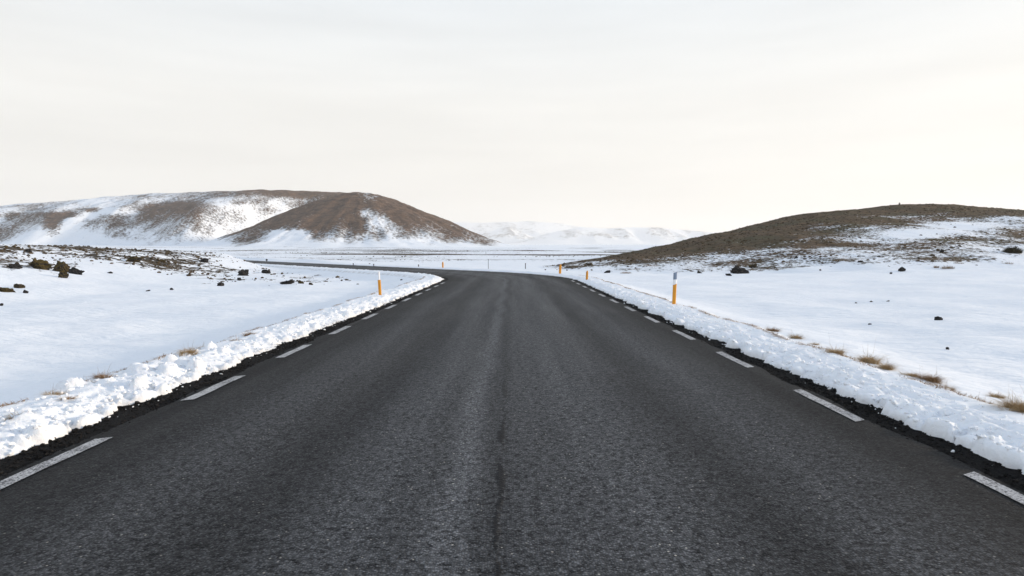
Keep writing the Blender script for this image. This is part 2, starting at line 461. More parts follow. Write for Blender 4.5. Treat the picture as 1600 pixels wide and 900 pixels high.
def build_ridge():
    X, Y = np.meshgrid(np.linspace(-1150, -70, 640), np.linspace(560, 1150, 330), indexing='xy')
    zc = np.interp(X, [-1150, -900, -700, -554, -462, -324, -223, -186, -149, -90], [36, 46, 60, 78, 84, 88, 85, 72, 45, 10])
    spur = 0
    for off in (-18, -9, 0, 9, 18):
        spur = spur + 0.2 * np.interp(X + off + 8 * perlin(Y / 60, X / 200), [-700, -620, -560, -528, -500, -480, -460, -440, -413, -385, -359, -330, -291, -250, -150], [10, -15, 20, -22, 8, -22, 22, -6, 18, -14, -45, -32, 42, 30, 30])
    spur = spur + 9 * perlin(X / 34, Y / 120 + 4) + 4 * perlin(X / 13, Y / 80)
    yt = np.interp(X, [-1150, -690, -420, -250, -70], [640, 640, 655, 690, 760]) + spur
    yb = yt + np.interp(X, [-1150, -600, -400, -250, -70], [80, 85, 95, 110, 110])
    zb = np.interp(X, [-1150, -690, -600, -500, -400, -300, -200, -70], [24, 43, 46, 49, 55, 55, 50, 10])
    u = np.clip((Y - yt) / (yb - yt), -0.6, 1)
    face = 7.0 + (zb - 7.0) * np.where(u < 0, 0.35 * u, np.where(u < 0.25, 0.5 * u * u / 0.25 * 1.2, 0.15 + (u - 0.25) * 0.85 / 0.75))
    yc = 900.0
    v = np.clip((Y - yb) / np.maximum(yc - yb, 20), 0, 1)
    top = face + (zc - zb) * np.sin(v * np.pi / 2)
    Z = np.where(Y < yb, face, top)
    Z = np.where(Y > yc, zc - (Y - yc) * 0.10, Z)
    Z = Z + 1.5 * fbm(X / 28, Y / 28, 4) * sstep(-0.2, 0.3, u)
    slope_x = np.gradient(Z, axis=1) / np.gradient(X, axis=1)
    n = fbm(X / 60 + 1, Y / 60 + 7, 4)
    uu = np.clip((Y - yt) / (yb - yt), -1, 2)
    PX, PY = proj(X, Y, Z)
    b = survey(RIDGE, PX + 5 * perlin(X / 20, Y / 40), PY + 1.5 * perlin(X / 25 + 4, Y / 30)) + 0.14 * n
    b = np.where(Y > 905, 0.6, b)
    return add_hill('hill', 'long snow-streaked plateau ridge behind the cone-shaped hill', X, Y, Z, np.clip(b, 0, 1), MAT_HILL_L)
hill_ridge = build_ridge()

def mountain(label, D, pts, y_base, depth, seed, barek, rough):
    xs = np.array([px_at(p[0], p[1], D)[0] for p in pts]); zs = np.array([px_at(p[0], p[1], D)[2] for p in pts])
    X, Y = np.meshgrid(np.linspace(xs[0], xs[-1], 420), np.linspace(D - depth, D + depth * 0.7, 120), indexing='xy')
    zc = np.interp(X, xs, zs)
    zb = -6 + 0.0119 * (Y - 60)
    u = np.clip((Y - (D - depth)) / depth, 0, 1)
    k = fbm(X / (depth * 0.42) + seed, Y / (depth * 0.6), 5)
    rid = 1 - np.abs(perlin(X / (depth * 0.30) + seed, Y / (depth * 0.75) + seed)) * 1.6
    prof = np.sin(u * np.pi / 2) ** 1.2
    prof = prof * (1 - rough * (1 - u) + rough * (1 - u) * rid * 1.2)
    Z = zb + (zc - zb) * prof + rough * (zc - zb) * 0.22 * k * (1 - u) * sstep(0, 0.2, u)
    Z = np.where(Y > D, zc - (Y - D) * 0.12, Z)
    b = barek * sstep(0.12, 0.5, prof) * (0.75 + 0.7 * k + 0.5 * (rid - 0.6))
    return add_hill('mountain', label, X, Y, Z, np.clip(b, 0, 1), MAT_MOUNT)
mountain('farthest flat-topped white mountain on the horizon', 7900,
         [(300, 375), (560, 352), (690, 347), (760, 348), (830, 346), (872, 349), (900, 354), (960, 362), (1050, 372), (1200, 384)], 380, 1680, 3.1, 0.33, 0.3)
mountain('faint jagged grey and white mountain left of the gap', 6500,
         [(600, 384), (690, 374), (735, 366), (765, 362), (783, 356), (797, 354), (812, 361), (830, 369), (860, 378), (900, 384)], 383, 620, 8.3, 0.42, 0.6)
mountain('faint long grey and white mountain above the right hill foot', 6000,
         [(770, 384), (830, 374), (855, 364), (880, 360), (905, 355), (928, 356), (950, 357), (990, 355), (1030, 356), (1100, 362), (1180, 368), (1300, 374), (1500, 384)], 383, 790, 5.7, 0.38, 0.5)

# ------------------------------------------------------------------ road
def asphalt_mat():
    m = NT('worn_asphalt')
    uv = m.node('ShaderNodeUVMap').outputs[0]
    sp = m.node('ShaderNodeSeparateXYZ'); m.l.new(uv, sp.inputs[0])
    s, t = sp.outputs[0], sp.outputs[1]
    P = m.pos()
    wob = m.math('MULTIPLY', m.math('SUBTRACT', m.noise(m.pos((0.0, 0.25, 0.0)), 1.0, 3), 0.5), 0.5)
    ramp = m.node('ShaderNodeValToRGB'); ramp.color_ramp.interpolation = 'CARDINAL'
    el = ramp.color_ramp.elements
    prof = [(-3.6, .18), (-3.1, .26), (-2.6, .55), (-2.1, .86), (-1.4, .56), (-0.8, 1.1), (-.42, 1.0), (-.24, 1.5), (-.06, .86), (.12, 1.02), (.8, 1.2), (1.2, 1.05), (1.65, .58), (2.2, 1.0), (2.85, .42), (3.6, .18)]
    el[0].position = 0; el[1].position = 1
    for i, (a, b) in enumerate(prof):
        e = el[0] if i == 0 else el[-1] if i == len(prof) - 1 else el.new((a + 3.6) / 7.2)
        c = b * 0.6
        e.color = (c, c, c, 1)
    m.l.new(m.rng(m.math('ADD', s, wob), -3.6, 3.6), ramp.inputs[0])
    agg = m.noise(P, 70, 3, 0.75)
    agg2 = m.noise(P, 190, 2, 0.6)
    blot = m.noise(m.pos((2.2, 0.10, 1)), 0.9, 5, 0.6)
    warp = m.node('ShaderNodeVectorMath', operation='ADD')
    wn3 = m.node('ShaderNodeTexNoise'); m.l.new(P, wn3.inputs['Vector']); wn3.inputs['Scale'].default_value = 60
    wsc = m.node('ShaderNodeVectorMath', operation='SCALE'); m.l.new(wn3.outputs['Color'], wsc.inputs[0]); wsc.inputs['Scale'].default_value = 0.012
    m.l.new(P, warp.inputs[0]); m.l.new(wsc.outputs[0], warp.inputs[1])
    st = m.node('ShaderNodeTexVoronoi'); m.l.new(warp.outputs[0], st.inputs['Vector']); st.inputs['Scale'].default_value = 74
    stc = m.node('ShaderNodeSeparateColor'); m.l.new(st.outputs['Color'], stc.inputs[0])
    lump = m.noise(P, 17, 3, 0.6)
    stone = m.math('MULTIPLY', m.math('POWER', stc.outputs[0], 1.6), m.rng(st.outputs['Distance'], 0.25, 0.75, 1.0, 0.15))
    stone = m.math('ADD', m.math('MULTIPLY', stone, 0.8), m.math('MULTIPLY', m.rng(lump, 0.36, 0.66), 0.28))
    base = m.mix(stone, (0.0040, 0.0046, 0.006), (0.205, 0.211, 0.222))
    base = m.mix(m.rng(agg2, 0.60, 0.70, 0, 0.5), base, (0.16, 0.155, 0.15))
    vor = m.node('ShaderNodeTexVoronoi'); m.l.new(P, vor.inputs['Vector']); vor.inputs['Scale'].default_value = 38
    vcol = m.node('ShaderNodeSeparateColor'); m.l.new(vor.outputs['Color'], vcol.inputs[0])
    chip = m.math('MULTIPLY', m.rng(vor.outputs['Distance'], 0.16, 0.30, 1, 0), m.rng(vcol.outputs[0], 0.955, 0.97))
    base = m.mix(chip, base, (0.42, 0.40, 0.36))
    col = m.mix(1.0, base, ramp.outputs[0], 'MULTIPLY')
    bl = m.rng(blot, 0.3, 0.7, 1.15, 1.6)
    sc = m.node('ShaderNodeVectorMath', operation='SCALE'); m.l.new(col, sc.inputs[0]); m.l.new(bl, sc.inputs['Scale'])
    col = sc.outputs[0]
    # seam crack along the middle, opening up in places
    cw = m.math('ADD', m.math('MULTIPLY', m.math('SUBTRACT', m.noise(m.pos((0, 1.6, 0)), 1.0, 6, 0.75), 0.5), 0.17), 0.02)
    dist = m.math('ABSOLUTE', m.math('SUBTRACT', s, cw))
    wid = m.rng(m.noise(m.pos((0.3, 0.9, 0.3)), 1.0, 4), 0.42, 0.66, 0.0, 0.060)
    rag = m.math('ADD', dist, m.math('MULTIPLY', m.math('SUBTRACT', m.noise(P, 26, 4), 0.5), 0.07))
    crack = m.math('SUBTRACT', 1.0, m.rng(rag, m.math('MULTIPLY', wid, 0.4), wid), clamp=True)
    crack = m.math('MULTIPLY', crack, m.math('MULTIPLY', m.rng(wid, 0.004, 0.012), m.rng(t, 5.0, 9, 1.0, 0.12)))
    col = m.mix(m.math('MULTIPLY', crack, 0.85), col, (0.010, 0.010, 0.011))
    h = m.math('ADD', m.math('MULTIPLY', m.rng(st.outputs['Distance'], 0.1, 0.7, 1, 0), 0.7), m.math('MULTIPLY', agg, 0.8))
    h = m.math('SUBTRACT', h, m.math('MULTIPLY', crack, 1.5))
    nb = m.bump(h, 0.55, 0.010)
    return m.fin(col, m.rng(blot, 0.3, 0.7, 0.75, 0.62), nb, 0.10)
MAT_ASPHALT = asphalt_mat()
def paint_mat():
    m = NT('worn_road_paint')
    P = m.pos()
    n = m.noise(P, 60, 4, 0.7); w = m.noise(P, 6, 3)
    k = m.rng(m.math('ADD', n, m.math('MULTIPLY', w, 0.35)), 0.60, 0.72)
    col = m.mix(k, (0.10, 0.10, 0.105), (0.47, 0.47, 0.475))
    return m.fin(col, 0.75, m.bump(n, 0.8, 0.008), 0.3)
MAT_PAINT = paint_mat()
def gravel_bed_mat():
    m = NT('wet_black_gravel')
    P = m.pos()
    n = m.noise(P, 34, 5, 0.75)
    col = m.mix(m.rng(n, 0.42, 0.75), (0.004, 0.004, 0.005), (0.024, 0.022, 0.020))
    return m.fin(col, 0.8, m.bump(n, 1.0, 0.03), 0.06)
MAT_GRAVEL = gravel_bed_mat()

def ribbon(ts, ss, zfun):
    T, S = np.meshgrid(ts, ss, indexing='ij')
    X, Y = road_pt(T, S)
    return np.stack([X, Y, zfun(T, S)], -1).reshape(-1, 3), grid_faces(len(ts), len(ss))[:, ::-1], np.stack([S, T], -1).reshape(-1, 2)
ts_road = np.concatenate([np.arange(-9, 30, 0.5), np.arange(30, 62, 0.4), np.arange(62, 190, 2.0)])
def road_z(T, S):
    return 0.012 * perlin(T / 6, S / 1.2) * sstep(3.6, 2.5, np.abs(S)) - 0.012 * np.exp(-((np.abs(S) - 1.5) / 0.4) ** 2)
edge_l = lambda T: -3.62
V, Fc, UV = ribbon(ts_road, np.linspace(-3.47, 3.47, 41), road_z)
# ragged asphalt edge
tt, sv = UV[:, 1], UV[:, 0]
rag = np.where(np.abs(sv) > 3.4, 0.07 * fbm(tt * 1.3, sv, 3), 0)
xx, yy = road_pt(tt, sv + rag)
V[:, 0], V[:, 1] = xx, yy
V[:, 2] -= np.where(np.abs(sv) > 3.4, 0.022, 0)
road = link(bpy.data.objects.new('road', mesh_np('road', V, Fc, MAT_ASPHALT, True, uv=UV)))
tag(road, 'two-lane dark asphalt road curving left', kind='structure')
for sd in (-1, 1):
    ss = np.linspace(3.36, 4.45, 8) * sd
    V, Fc, UV = ribbon(ts_road, ss, lambda T, S: -0.028 - 0.02 * (np.abs(S) - 3.5) + 0.010 * perlin(T / 0.35, S / 0.35))
    if sd < 0: Fc = Fc[:, ::-1]
    o = link(bpy.data.objects.new('road_shoulder', mesh_np('road_shoulder', V, Fc, MAT_GRAVEL, True, uv=UV)))
    tag(o, 'dark gravel shoulder along the %s edge of the road' % ('left' if sd < 0 else 'right'), kind='structure')

# painted edge dashes: each one a thin piece of its own
def dash(t0, t1, s):
    n = 16
    tv = np.linspace(t0, t1, n); V = []
    for i, t in enumerate(tv):
        e = 0.010 * perlin(np.array([t * 2.1]), np.array([s]))[0]
        w = 0.059
        for q in (-1, 1):
            sl = t + q * 0.03
            x, y = road_pt(sl, s + e + q * w)
            V.append((float(x), float(y), 0.010))
    z = road_z(np.repeat(tv, 2), np.full(2 * n, s))
    V = np.array(V); V[:, 2] = z + 0.006
    o = bpy.data.objects.new('dash_marking', mesh_np('dash_marking', V, grid_faces(n, 2)[:, ::-1], MAT_PAINT, True))
    return link(o, road)
for k in range(-3, 12):
    t0 = 5.68 + 2.66 * k
    if t0 < 34: dash(t0, t0 + 1.30, 3.31)
for k in range(-2, 11):
    t1 = 5.15 + 2.62 * k
    if t1 < 34: dash(t1 - 1.28, t1, -3.31)
for k in range(0, 14):
    t0 = 40 + 2.66 * k
    dash(t0, t0 + 1.3, 3.31)

# ------------------------------------------------------------------ snow banks along the road
def snow_mat():
    m = NT('ploughed_snow')
    P = m.pos()
    n = m.noise(P, 5, 5, 0.6)
    col = m.mix(m.rng(n, 0.35, 0.7), (0.88, 0.90, 0.93), (0.85, 0.875, 0.91))
    dirt = m.math('MULTIPLY', m.rng(m.noise(P, 42, 3, 0.7), 0.66, 0.74), m.rng(m.noise(P, 1.7, 3), 0.5, 0.65))
    col = m.mix(m.math('MULTIPLY', dirt, 0.6), col, (0.20, 0.16, 0.12))
    sp = m.node('ShaderNodeSeparateXYZ'); m.l.new(P, sp.inputs[0])
    grit = m.math('MULTIPLY', m.rng(m.math('ADD', sp.outputs[2], m.math('MULTIPLY', m.noise(P, 9, 4, 0.7), 0.10)), 0.03, 0.085, 1, 0), m.rng(m.noise(P, 3.0, 4), 0.35, 0.65))
    col = m.mix(m.math('MULTIPLY', grit, 0.45), col, (0.42, 0.39, 0.36))
    b = m.bump(m.noise(P, 14, 5, 0.7), 0.5, 0.03)
    b = m.bump(m.noise(P, 70, 4, 0.7), 0.45, 0.008, b)
    m.bsdf.inputs['Subsurface Weight'].default_value = 0.12
    m.bsdf.inputs['Subsurface Radius'].default_value = (0.02, 0.025, 0.03)
    m.bsdf.inputs['Subsurface Scale'].default_value = 0.6
    return m.fin(col, 0.6, b, 0.25)
MAT_SNOW = snow_mat()
def bank_edge(t, sd):
    """offset of the ragged inner edge of a snow bank"""
    b = 3.86 - 0.10 * sstep(9, 22, t) if sd < 0 else 3.82 - 0.06 * sstep(6, 16, t)
    n1 = perlin(t / 0.75, np.full_like(t, 3.0 * sd)); n2 = perlin(t / 0.27, np.full_like(t, 9.0 * sd))
    return b + 0.13 * n1 + 0.13 * np.abs(n2) + 0.03 * perlin(t / 0.09, np.full_like(t, 4.0 * sd)) - 0.03
def billow(x, y, o):
    """pillowy noise: round tops, creased hollows"""
    a = np.abs(perlin(x + 0.5 * perlin(x * 0.7 + o, y * 0.7), y + 0.5 * perlin(x * 0.7, y * 0.7 + o)))
    return np.clip(a, 0, 0.8) ** 0.62
def bank_profile(T, S, sd, near):
    """snow surface height over the shoulder; S is the absolute offset"""
    E = bank_edge(T, sd)
    x = S - E
    base = np.where(x > 0, 0.024 * np.sqrt(np.clip(x / 0.05, 0, 1)) + (0.072 * sstep(0.03, 0.65, x) if sd < 0 else 0.085 * sstep(0.10, 1.0, x)), x * 1.6)
    hmod = 1.0 + 0.45 * perlin(T / 1.9, S * 0 + 2 * sd)
    z = base * np.where(x > 0, hmod, 1)
    inner = sstep(0, 0.30, x) * (0.18 + 0.82 * sstep(0.85, 0.30, x))
    tk = T + 0.9 * S                                    # the plough leaves slanting folds
    z = z + inner * ((0.075 if sd > 0 else 0.062) * billow(tk / 0.46, S / 0.36, 3.1 * sd) + (0.35 + 1.1 * sstep(-0.3, 0.5, perlin(T / 0.6 + 7, S / 0.5))) * (0.072 if sd > 0 else 0.062) * billow(tk / 0.20, S / 0.17, 7.7 * sd)
                     + 0.034 * billow(tk / 0.085, S / 0.075, 1.7 * sd))
    z = z + np.where(x > 0, 0.014 * fbm(T / 0.30, S / 0.16, 3) * sstep(0, 0.25, x), 0)
    for (t0, s0, r, zc, k) in near:
        ti = np.searchsorted(T[:, 0], [t0 - r * 1.8, t0 + r * 1.8])
        if ti[1] - ti[0] < 2: continue
        sl = slice(ti[0], ti[1])
        wx, wy = T[sl] / (r * 0.9) + t0, S[sl] / (r * 0.9)
        d = np.hypot((T[sl] - t0) * k, (S[sl] - s0)) * (1 + 0.50 * perlin(wx, wy) + 0.20 * perlin(wx * 2.7, wy * 2.7))
        cap = np.where(d < r, zc + 0.8 * np.sqrt(np.maximum(r * r - d * d, 0)), zc - (d - r) * 3.0)
        z[sl] = smax(cap - 2.0 * np.clip(-x[sl] - 0.015, 0, 1), z[sl], 0.012)
    # outer side runs down on to the field
    out = sstep(4.75, 5.75, S + 0.12 * perlin(T / 0.8, S * 0 + 5 * sd) + 0.22 * perlin(T / 3.1, S * 0 + 1 * sd))
    return z - out * 0.42
banks = {}
for sd in (-1, 1):
    tv = [1.2]
    while tv[-1] < 118: tv.append(tv[-1] + max(0.018, 0.0030 * tv[-1]))
    tv = np.concatenate([np.arange(-7, 1.2, 0.12), tv])
    # finer across the inner edge
    sv = 3.36 + 2.6 * (np.linspace(0, 1, 84) ** 1.35)
    T, S = np.meshgrid(tv, sv, indexing='ij')
    r0 = np.random.default_rng(21 + sd)
    lumps = []
    for i in range(260 if sd < 0 else 380):
        t0 = 1.5 + 30 * r0.random() ** 1.7
        e = float(bank_edge(np.array([t0]), sd)[0])
        a = r0.random() ** 1.8
        a = a * (0.55 if sd > 0 else 0.8)
        r = r0.uniform(0.03, 0.095 if sd < 0 else 0.105) * (1 + 0.5 * (r0.random() < 0.15))
        lumps.append((t0, e - r * 0.15 + a * 0.6, r, 0.0 + 0.075 * a ** 0.5 + r0.uniform(-0.03, 0.03), r0.uniform(0.6, 1.3)))
    if sd < 0:                                      # the taller heap of thrown-up snow
        for i in range(26):
            t0 = r0.normal(7.9, 0.75); q = r0.random()
            lumps.append((t0, 4.25 + r0.uniform(-0.25, 0.5), r0.uniform(0.04, 0.10), 0.06 + 0.10 * r0.random() , r0.uniform(0.8, 1.2)))
    Z = bank_profile(T, S, sd, lumps) - 0.035
    X, Y = road_pt(T, S * sd)
    V = np.stack([X, Y, Z], -1).reshape(-1, 3)
    Fc = grid_faces(len(tv), len(sv))
    if sd > 0: Fc = Fc[:, ::-1]
    o = link(bpy.data.objects.new('snow_bank', mesh_np('snow_bank', V, Fc, MAT_SNOW, True)))
    tag(o, 'lumpy ploughed snow bank along the %s edge of the road' % ('left' if sd < 0 else 'right'), kind='structure')
    banks[sd] = (tv, sv, Z)
def bank_z(t, s):
    sd = -1 if s < 0 else 1
    tv, sv, Z = banks[sd]
    i = min(max(int(np.searchsorted(tv, t)), 0), len(tv) - 1); j = min(max(int(np.searchsorted(sv, abs(s))), 0), len(sv) - 1)
    return float(Z[i, j])
def surface_z(x, y):
    t, s = road_frame(x, y)
    z = float(terrain_z(x, y))
    if 3.4 < abs(s) < 5.9 and -6 < t < 117: z = max(z, bank_z(float(t), float(s)))
    return z

# ------------------------------------------------------------------ stones
_ico = {}
def ico(sub):
    if sub not in _ico:
        bm = bmesh.new(); bmesh.ops.create_icosphere(bm, subdivisions=sub, radius=1)
        bm.verts.ensure_lookup_table()
        _ico[sub] = (np.array([v.co[:] for v in bm.verts]), np.array([[v.index for v in f.verts] for f in bm.faces]))
        bm.free()
    return _ico[sub]
def scatter_stones(name, pts, sizes, mat, label, seed, parent=None, flat=(0.45, 0.9), smooth=False, sink=0.25):
    r = np.random.default_rng(seed)
    V0, F0 = ico(1)
    n = len(pts)
    jit = 1 + r.uniform(-0.28, 0.28, (n, len(V0), 1))
    V = V0[None] * jit
    sc = np.stack([r.uniform(0.7, 1.4, n), r.uniform(0.6, 1.1, n), r.uniform(*flat, n)], -1) * sizes[:, None]
    V = V * sc[:, None, :]
    a = r.uniform(0, 2 * np.pi, n); c, s = np.cos(a)[:, None], np.sin(a)[:, None]
    X = V[..., 0] * c - V[..., 1] * s; Y = V[..., 0] * s + V[..., 1] * c
    V = np.stack([X, Y, V[..., 2]], -1) + pts[:, None, :]
    V[..., 2] += (sc[:, 2] * (1 - 2 * sink))[:, None] * 0.5
    Fc = (F0[None] + (np.arange(n) * len(V0))[:, None, None]).reshape(-1, 3)
    o = link(bpy.data.objects.new(name, mesh_np(name, V.reshape(-1, 3), Fc, mat, smooth)), parent)
    return tag(o, label, kind='stuff')
def stone_mat(name, a, b, scale=9.0, moss=None, moss_amt=0.5, bump=0.04):
    m = NT(name)
    P = m.pos()
    gi = m.node('ShaderNodeNewGeometry')
    n = m.noise(P, scale, 6, 0.7)
    col = m.mix(m.rng(n, 0.35, 0.68), a, b)
    rnd = m.rng(gi.outputs['Random Per Island'], 0, 1, 0.6, 1.5)
    sc = m.node('ShaderNodeVectorMath', operation='SCALE'); m.l.new(col, sc.inputs[0]); m.l.new(rnd, sc.inputs['Scale'])
    col = sc.outputs[0]
    if moss:
        sp = m.node('ShaderNodeSeparateXYZ'); m.l.new(gi.outputs['Normal'], sp.inputs[0])
        k = m.rng(m.math('ADD', m.math('MULTIPLY', sp.outputs[2], 0.5), m.noise(P, scale * 0.5, 5, 0.7)), 0.95 - moss_amt, 1.15 - moss_amt)
        col = m.mix(k, col, m.mix(m.noise(P, scale * 3, 3), moss, tuple(q * 1.9 for q in moss)))
    return m.fin(col, 0.92, m.bump(n, 1.0, bump), 0.07)
MAT_PEBBLE = stone_mat('dark_pebbles', (0.005, 0.005, 0.006), (0.030, 0.028, 0.026), 60, bump=0.006)
MAT_LAVA = stone_mat('black_lava', (0.010, 0.010, 0.011), (0.035, 0.032, 0.030), 7, bump=0.07)
MAT_LAVA_MOSS = stone_mat('mossy_lava', (0.015, 0.013, 0.012), (0.04, 0.035, 0.03), 7, (0.055, 0.040, 0.014), 0.45, bump=0.07)
MAT_BROWN = stone_mat('brown_heath_clumps', (0.05, 0.034, 0.018), (0.12, 0.08, 0.04), 5, bump=0.05)
MAT_HEATH = stone_mat('dark_heath_clumps', (0.036, 0.028, 0.019), (0.105, 0.075, 0.042), 4, bump=0.05)

# gravel on the shoulders
for sd in (-1, 1):
    n = 9000
    t = 2.2 + 22 * rng.random(n) ** 1.6
    s = (3.40 + 0.66 * rng.random(n) ** 0.9) * sd
    x, y = road_pt(t, s)
    z = -0.028 - 0.02 * (np.abs(s) - 3.5)
    scatter_stones('shoulder_gravel', np.stack([x, y, z], -1), 0.005 + 0.016 * rng.random(n) ** 2.5, MAT_PEBBLE,
                   'loose dark gravel on the %s road shoulder' % ('left' if sd < 0 else 'right'), 31 + sd)
# broken crumbs of snow thrown over the banks and the shoulder
for sd in (-1, 1):
    n = 3400
    t = 2.2 + 20 * rng.random(n) ** 1.5
    q = rng.random(n)
    s = bank_edge(t, sd) + np.where(q < 0.035, -0.20 * rng.random(n) ** 2, 0.02 + 0.85 * rng.random(n) ** 1.6)
    x, y = road_pt(t, s * sd)
    z = np.array([max(bank_z(a, b * sd), -0.03) for a, b in zip(t, s)])
    scatter_stones('snow_crumbs', np.stack([x, y, z], -1), 0.006 + 0.024 * rng.random(n) ** 2.8, MAT_SNOW,
                   'broken snow crumbs strewn over the %s snow bank' % ('left' if sd < 0 else 'right'), 36 + sd, sink=0.3, flat=(0.5, 1.0))
# heath clumps and stones on the right hill (too many and small to count)
n = 60000
x = 3 + 150 * rng.random(n) ** 1.15; y = 50 + 105 * rng.random(n)
b = right_bare(x, y)
hgt = hill_h(x, y)
keep = (rng.random(n) < (sstep(0.28, 0.85, b) * (0.45 + 0.5 * sstep(-0.2, 0.3, perlin(x / 8, y / 8))) + 0.03)) & (hgt > 0.05) & (y < np.interp(x, _cx, [76, 81, 90, 103, 124, 146, 157, 158, 158, 158, 158])) & (np.abs(x / y) < 0.9)
x, y, b = x[keep][:22000], y[keep][:22000], b[keep][:22000]
z = terrain_z(x, y) + 0.02
scatter_stones('heath_clumps', np.stack([x, y, z], -1), (0.04 + 0.17 * rng.random(len(x)) ** 2.2), MAT_HEATH,
               'dark heath clumps and stones poking through snow on the right hill', 41, sink=0.35)
# stones and clumps on the left bank and inside the bend
n = 40000
x = -75 + 70 * rng.random(n); y = 34 + 70 * rng.random(n)
bk = bank_h(x, y)
t_, s_ = road_frame(x, y)
den = sstep(0.15, 0.75, left_bare(x, y, terrain_z(x, y))) * 0.9
keep = (rng.random(n) < den) & (np.abs(s_) > 6) & (s_ < 0) & (np.abs(x / y) < 0.95)
x, y = x[keep][:8000], y[keep][:8000]
scatter_stones('bank_stones', np.stack([x, y, terrain_z(x, y)], -1), 0.03 + 0.13 * rng.random(len(x)) ** 2.6, MAT_HEATH,
               'scattered stones and heath clumps on the snowy bank left of the road', 43, sink=0.3)
# stony strips on the plain beyond the bend
n = 30000
x = -150 + 260 * rng.random(n); y = 62 + 210 * rng.random(n)
t_, s_ = road_frame(x, y)
dn = 0
for yy, wd, pw in ((84, 1.2, .5), (104, 1.6, .6), (133, 3, .8), (150, 5, 1.0), (190, 5, .6), (235, 8, .8)):
    dn = dn + pw * np.exp(-((y - yy - 0.05 * x - 5 * perlin(x / 30, x * 0 + yy)) / wd) ** 2) * sstep(-0.1, 0.4, perlin(x / 22 + yy, y / 9))
keep = (rng.random(n) < dn) & (s_ > 6) & (hill_h(x, y) < 0.02) & (np.abs(x / y) < 0.9)
x, y = x[keep][:5000], y[keep][:5000]
scatter_stones('plain_stones', np.stack([x, y, terrain_z(x, y)], -1), 0.05 + 0.14 * rng.random(len(x)) ** 2, MAT_HEATH,
               'strips of dark stones on the snowy plain beyond the bend', 47, sink=0.3)

# single rocks one can point to
def rock_mesh(seed, mat, size, sub=4, rough=0.35, facet=0.25):
    V, Fc = ico(sub)
    V = V.copy()
    r = np.random.default_rng(seed)
    for k in range(9):                              # knock flats off a ball
        nv = r.normal(size=3); nv /= np.linalg.norm(nv)
        d = V @ nv; lim = r.uniform(0.55, 0.85)
        V = V - np.clip(d - lim, 0, None)[:, None] * nv
    o = r.uniform(0, 50)
    nz = fbm(V[:, 0] * 2.2 + o, V[:, 1] * 2.2 + V[:, 2] * 1.7, 4, 0.6) + fbm(V[:, 2] * 2.4 - o, V[:, 0] * 1.3 - V[:, 1] * 2, 4, 0.6)
    V = V * (1 + rough * 0.5 * nz)[:, None]
    V = V * np.array(size) / 2
    return mesh_np('rock', V, Fc, mat, False)
def rock(name, px, py, wpx, hpx, label, mat=None, seed=1, group=None, sink=0.40, deep=0.8, rough=0.55, cat='rock', loc=None):
    """a rock whose foot is seen at photo position (px, py) and that looks wpx by hpx there"""
    x, y, z = loc or px_ground(px, py)
    k = y / F
    wpx, hpx = wpx * 0.85, hpx * 0.72
    w, h = wpx * k, hpx * k / (1 - sink)
    o = link(bpy.data.objects.new(name, rock_mesh(seed, mat or MAT_LAVA, (w, w * deep, h), 4 if wpx > 9 else 3, rough)))
    o.location = (x, y + w * deep * 0.25, z + h * (0.5 - sink)); o.rotation_euler = (0, 0, seed * 0.7)
    o.rotation_euler = (0.25 * math.sin(seed * 5.1), 0.35 * math.sin(seed * 3.3), 0)
    tag(o, label, cat, group)
    return o
rock('boulder', 380, 431, 20, 17, 'largest jagged black lava boulder inside the bend', MAT_LAVA, 2, rough=0.55)
rock('rock', 374, 438, 8, 7, 'small black stone just below the jagged lava boulder inside the bend', MAT_LAVA, 3)
rock('rock', 413, 427, 18, 9, 'flat leaning dark lava slab right of the jagged lava boulder', MAT_LAVA, 4)
rock('rock', 318, 410, 18, 9, 'small pointed black lava stack on the skyline of the left bank', MAT_LAVA, 5, rough=0.6)
rock('rock', 252, 409, 14, 7, 'low dark rock hump on the left bank beside the pointed stack', MAT_LAVA_MOSS, 6)
rock('rock', 204, 409, 26, 11, 'wide brown mossy hump on top of the left bank', MAT_LAVA_MOSS, 7)
rock('rock', 44, 394, 11, 6, 'round dark stone on the skyline at the top of the left bank', MAT_LAVA, 8)
rock('mossy_boulder', 58, 420, 40, 17, 'long brown mossy rock leading the left bank outcrop', MAT_LAVA_MOSS, 10, rough=0.5)
rock('mossy_boulder', 90, 424, 30, 22, 'tallest mossy olive boulder in the left bank outcrop', MAT_LAVA_MOSS, 11, rough=0.5)
rock('mossy_boulder', 96, 434, 18, 14, 'mossy boulder at the foot of the left bank outcrop', MAT_LAVA_MOSS, 12, rough=0.45)
rock('rock', 115, 428, 24, 16, 'dark grey slab leaning at the right end of the left bank outcrop', MAT_LAVA, 13)
rock('rock', 22, 419, 22, 8, 'flat grey rock left of the mossy outcrop on the left bank', MAT_LAVA, 14)
rock('mossy_boulder', 26, 450, 22, 10, 'lone round olive mossy boulder in snow below the left bank outcrop', MAT_LAVA_MOSS, 15)
rock('rock', 6, 456, 26, 10, 'brown mossy rock cut by the left picture edge', MAT_LAVA_MOSS, 16)
rock('rock', 39, 458, 10, 7, 'small slanting grey stone below the lone round mossy boulder', MAT_LAVA, 18)
rock('rock', 1, 478, 7, 6, 'black stone in smooth snow at the left picture edge', MAT_LAVA, 21)
rock('rock', 171, 427, 9, 4, 'thin dark stone alone on the snowy slope right of the outcrop', MAT_LAVA, 22)
rock('rock', 230, 455, 9, 3, 'flat dark stone low on the left snow slope', MAT_LAVA, 24)
rock('rock', 268, 453, 8, 4, 'slanting dark stone low on the left snow slope nearest the bend', MAT_LAVA, 25)
rock('rock', 345, 447, 14, 9, 'dark broken rock at the end of the left bank stones', MAT_LAVA, 26)
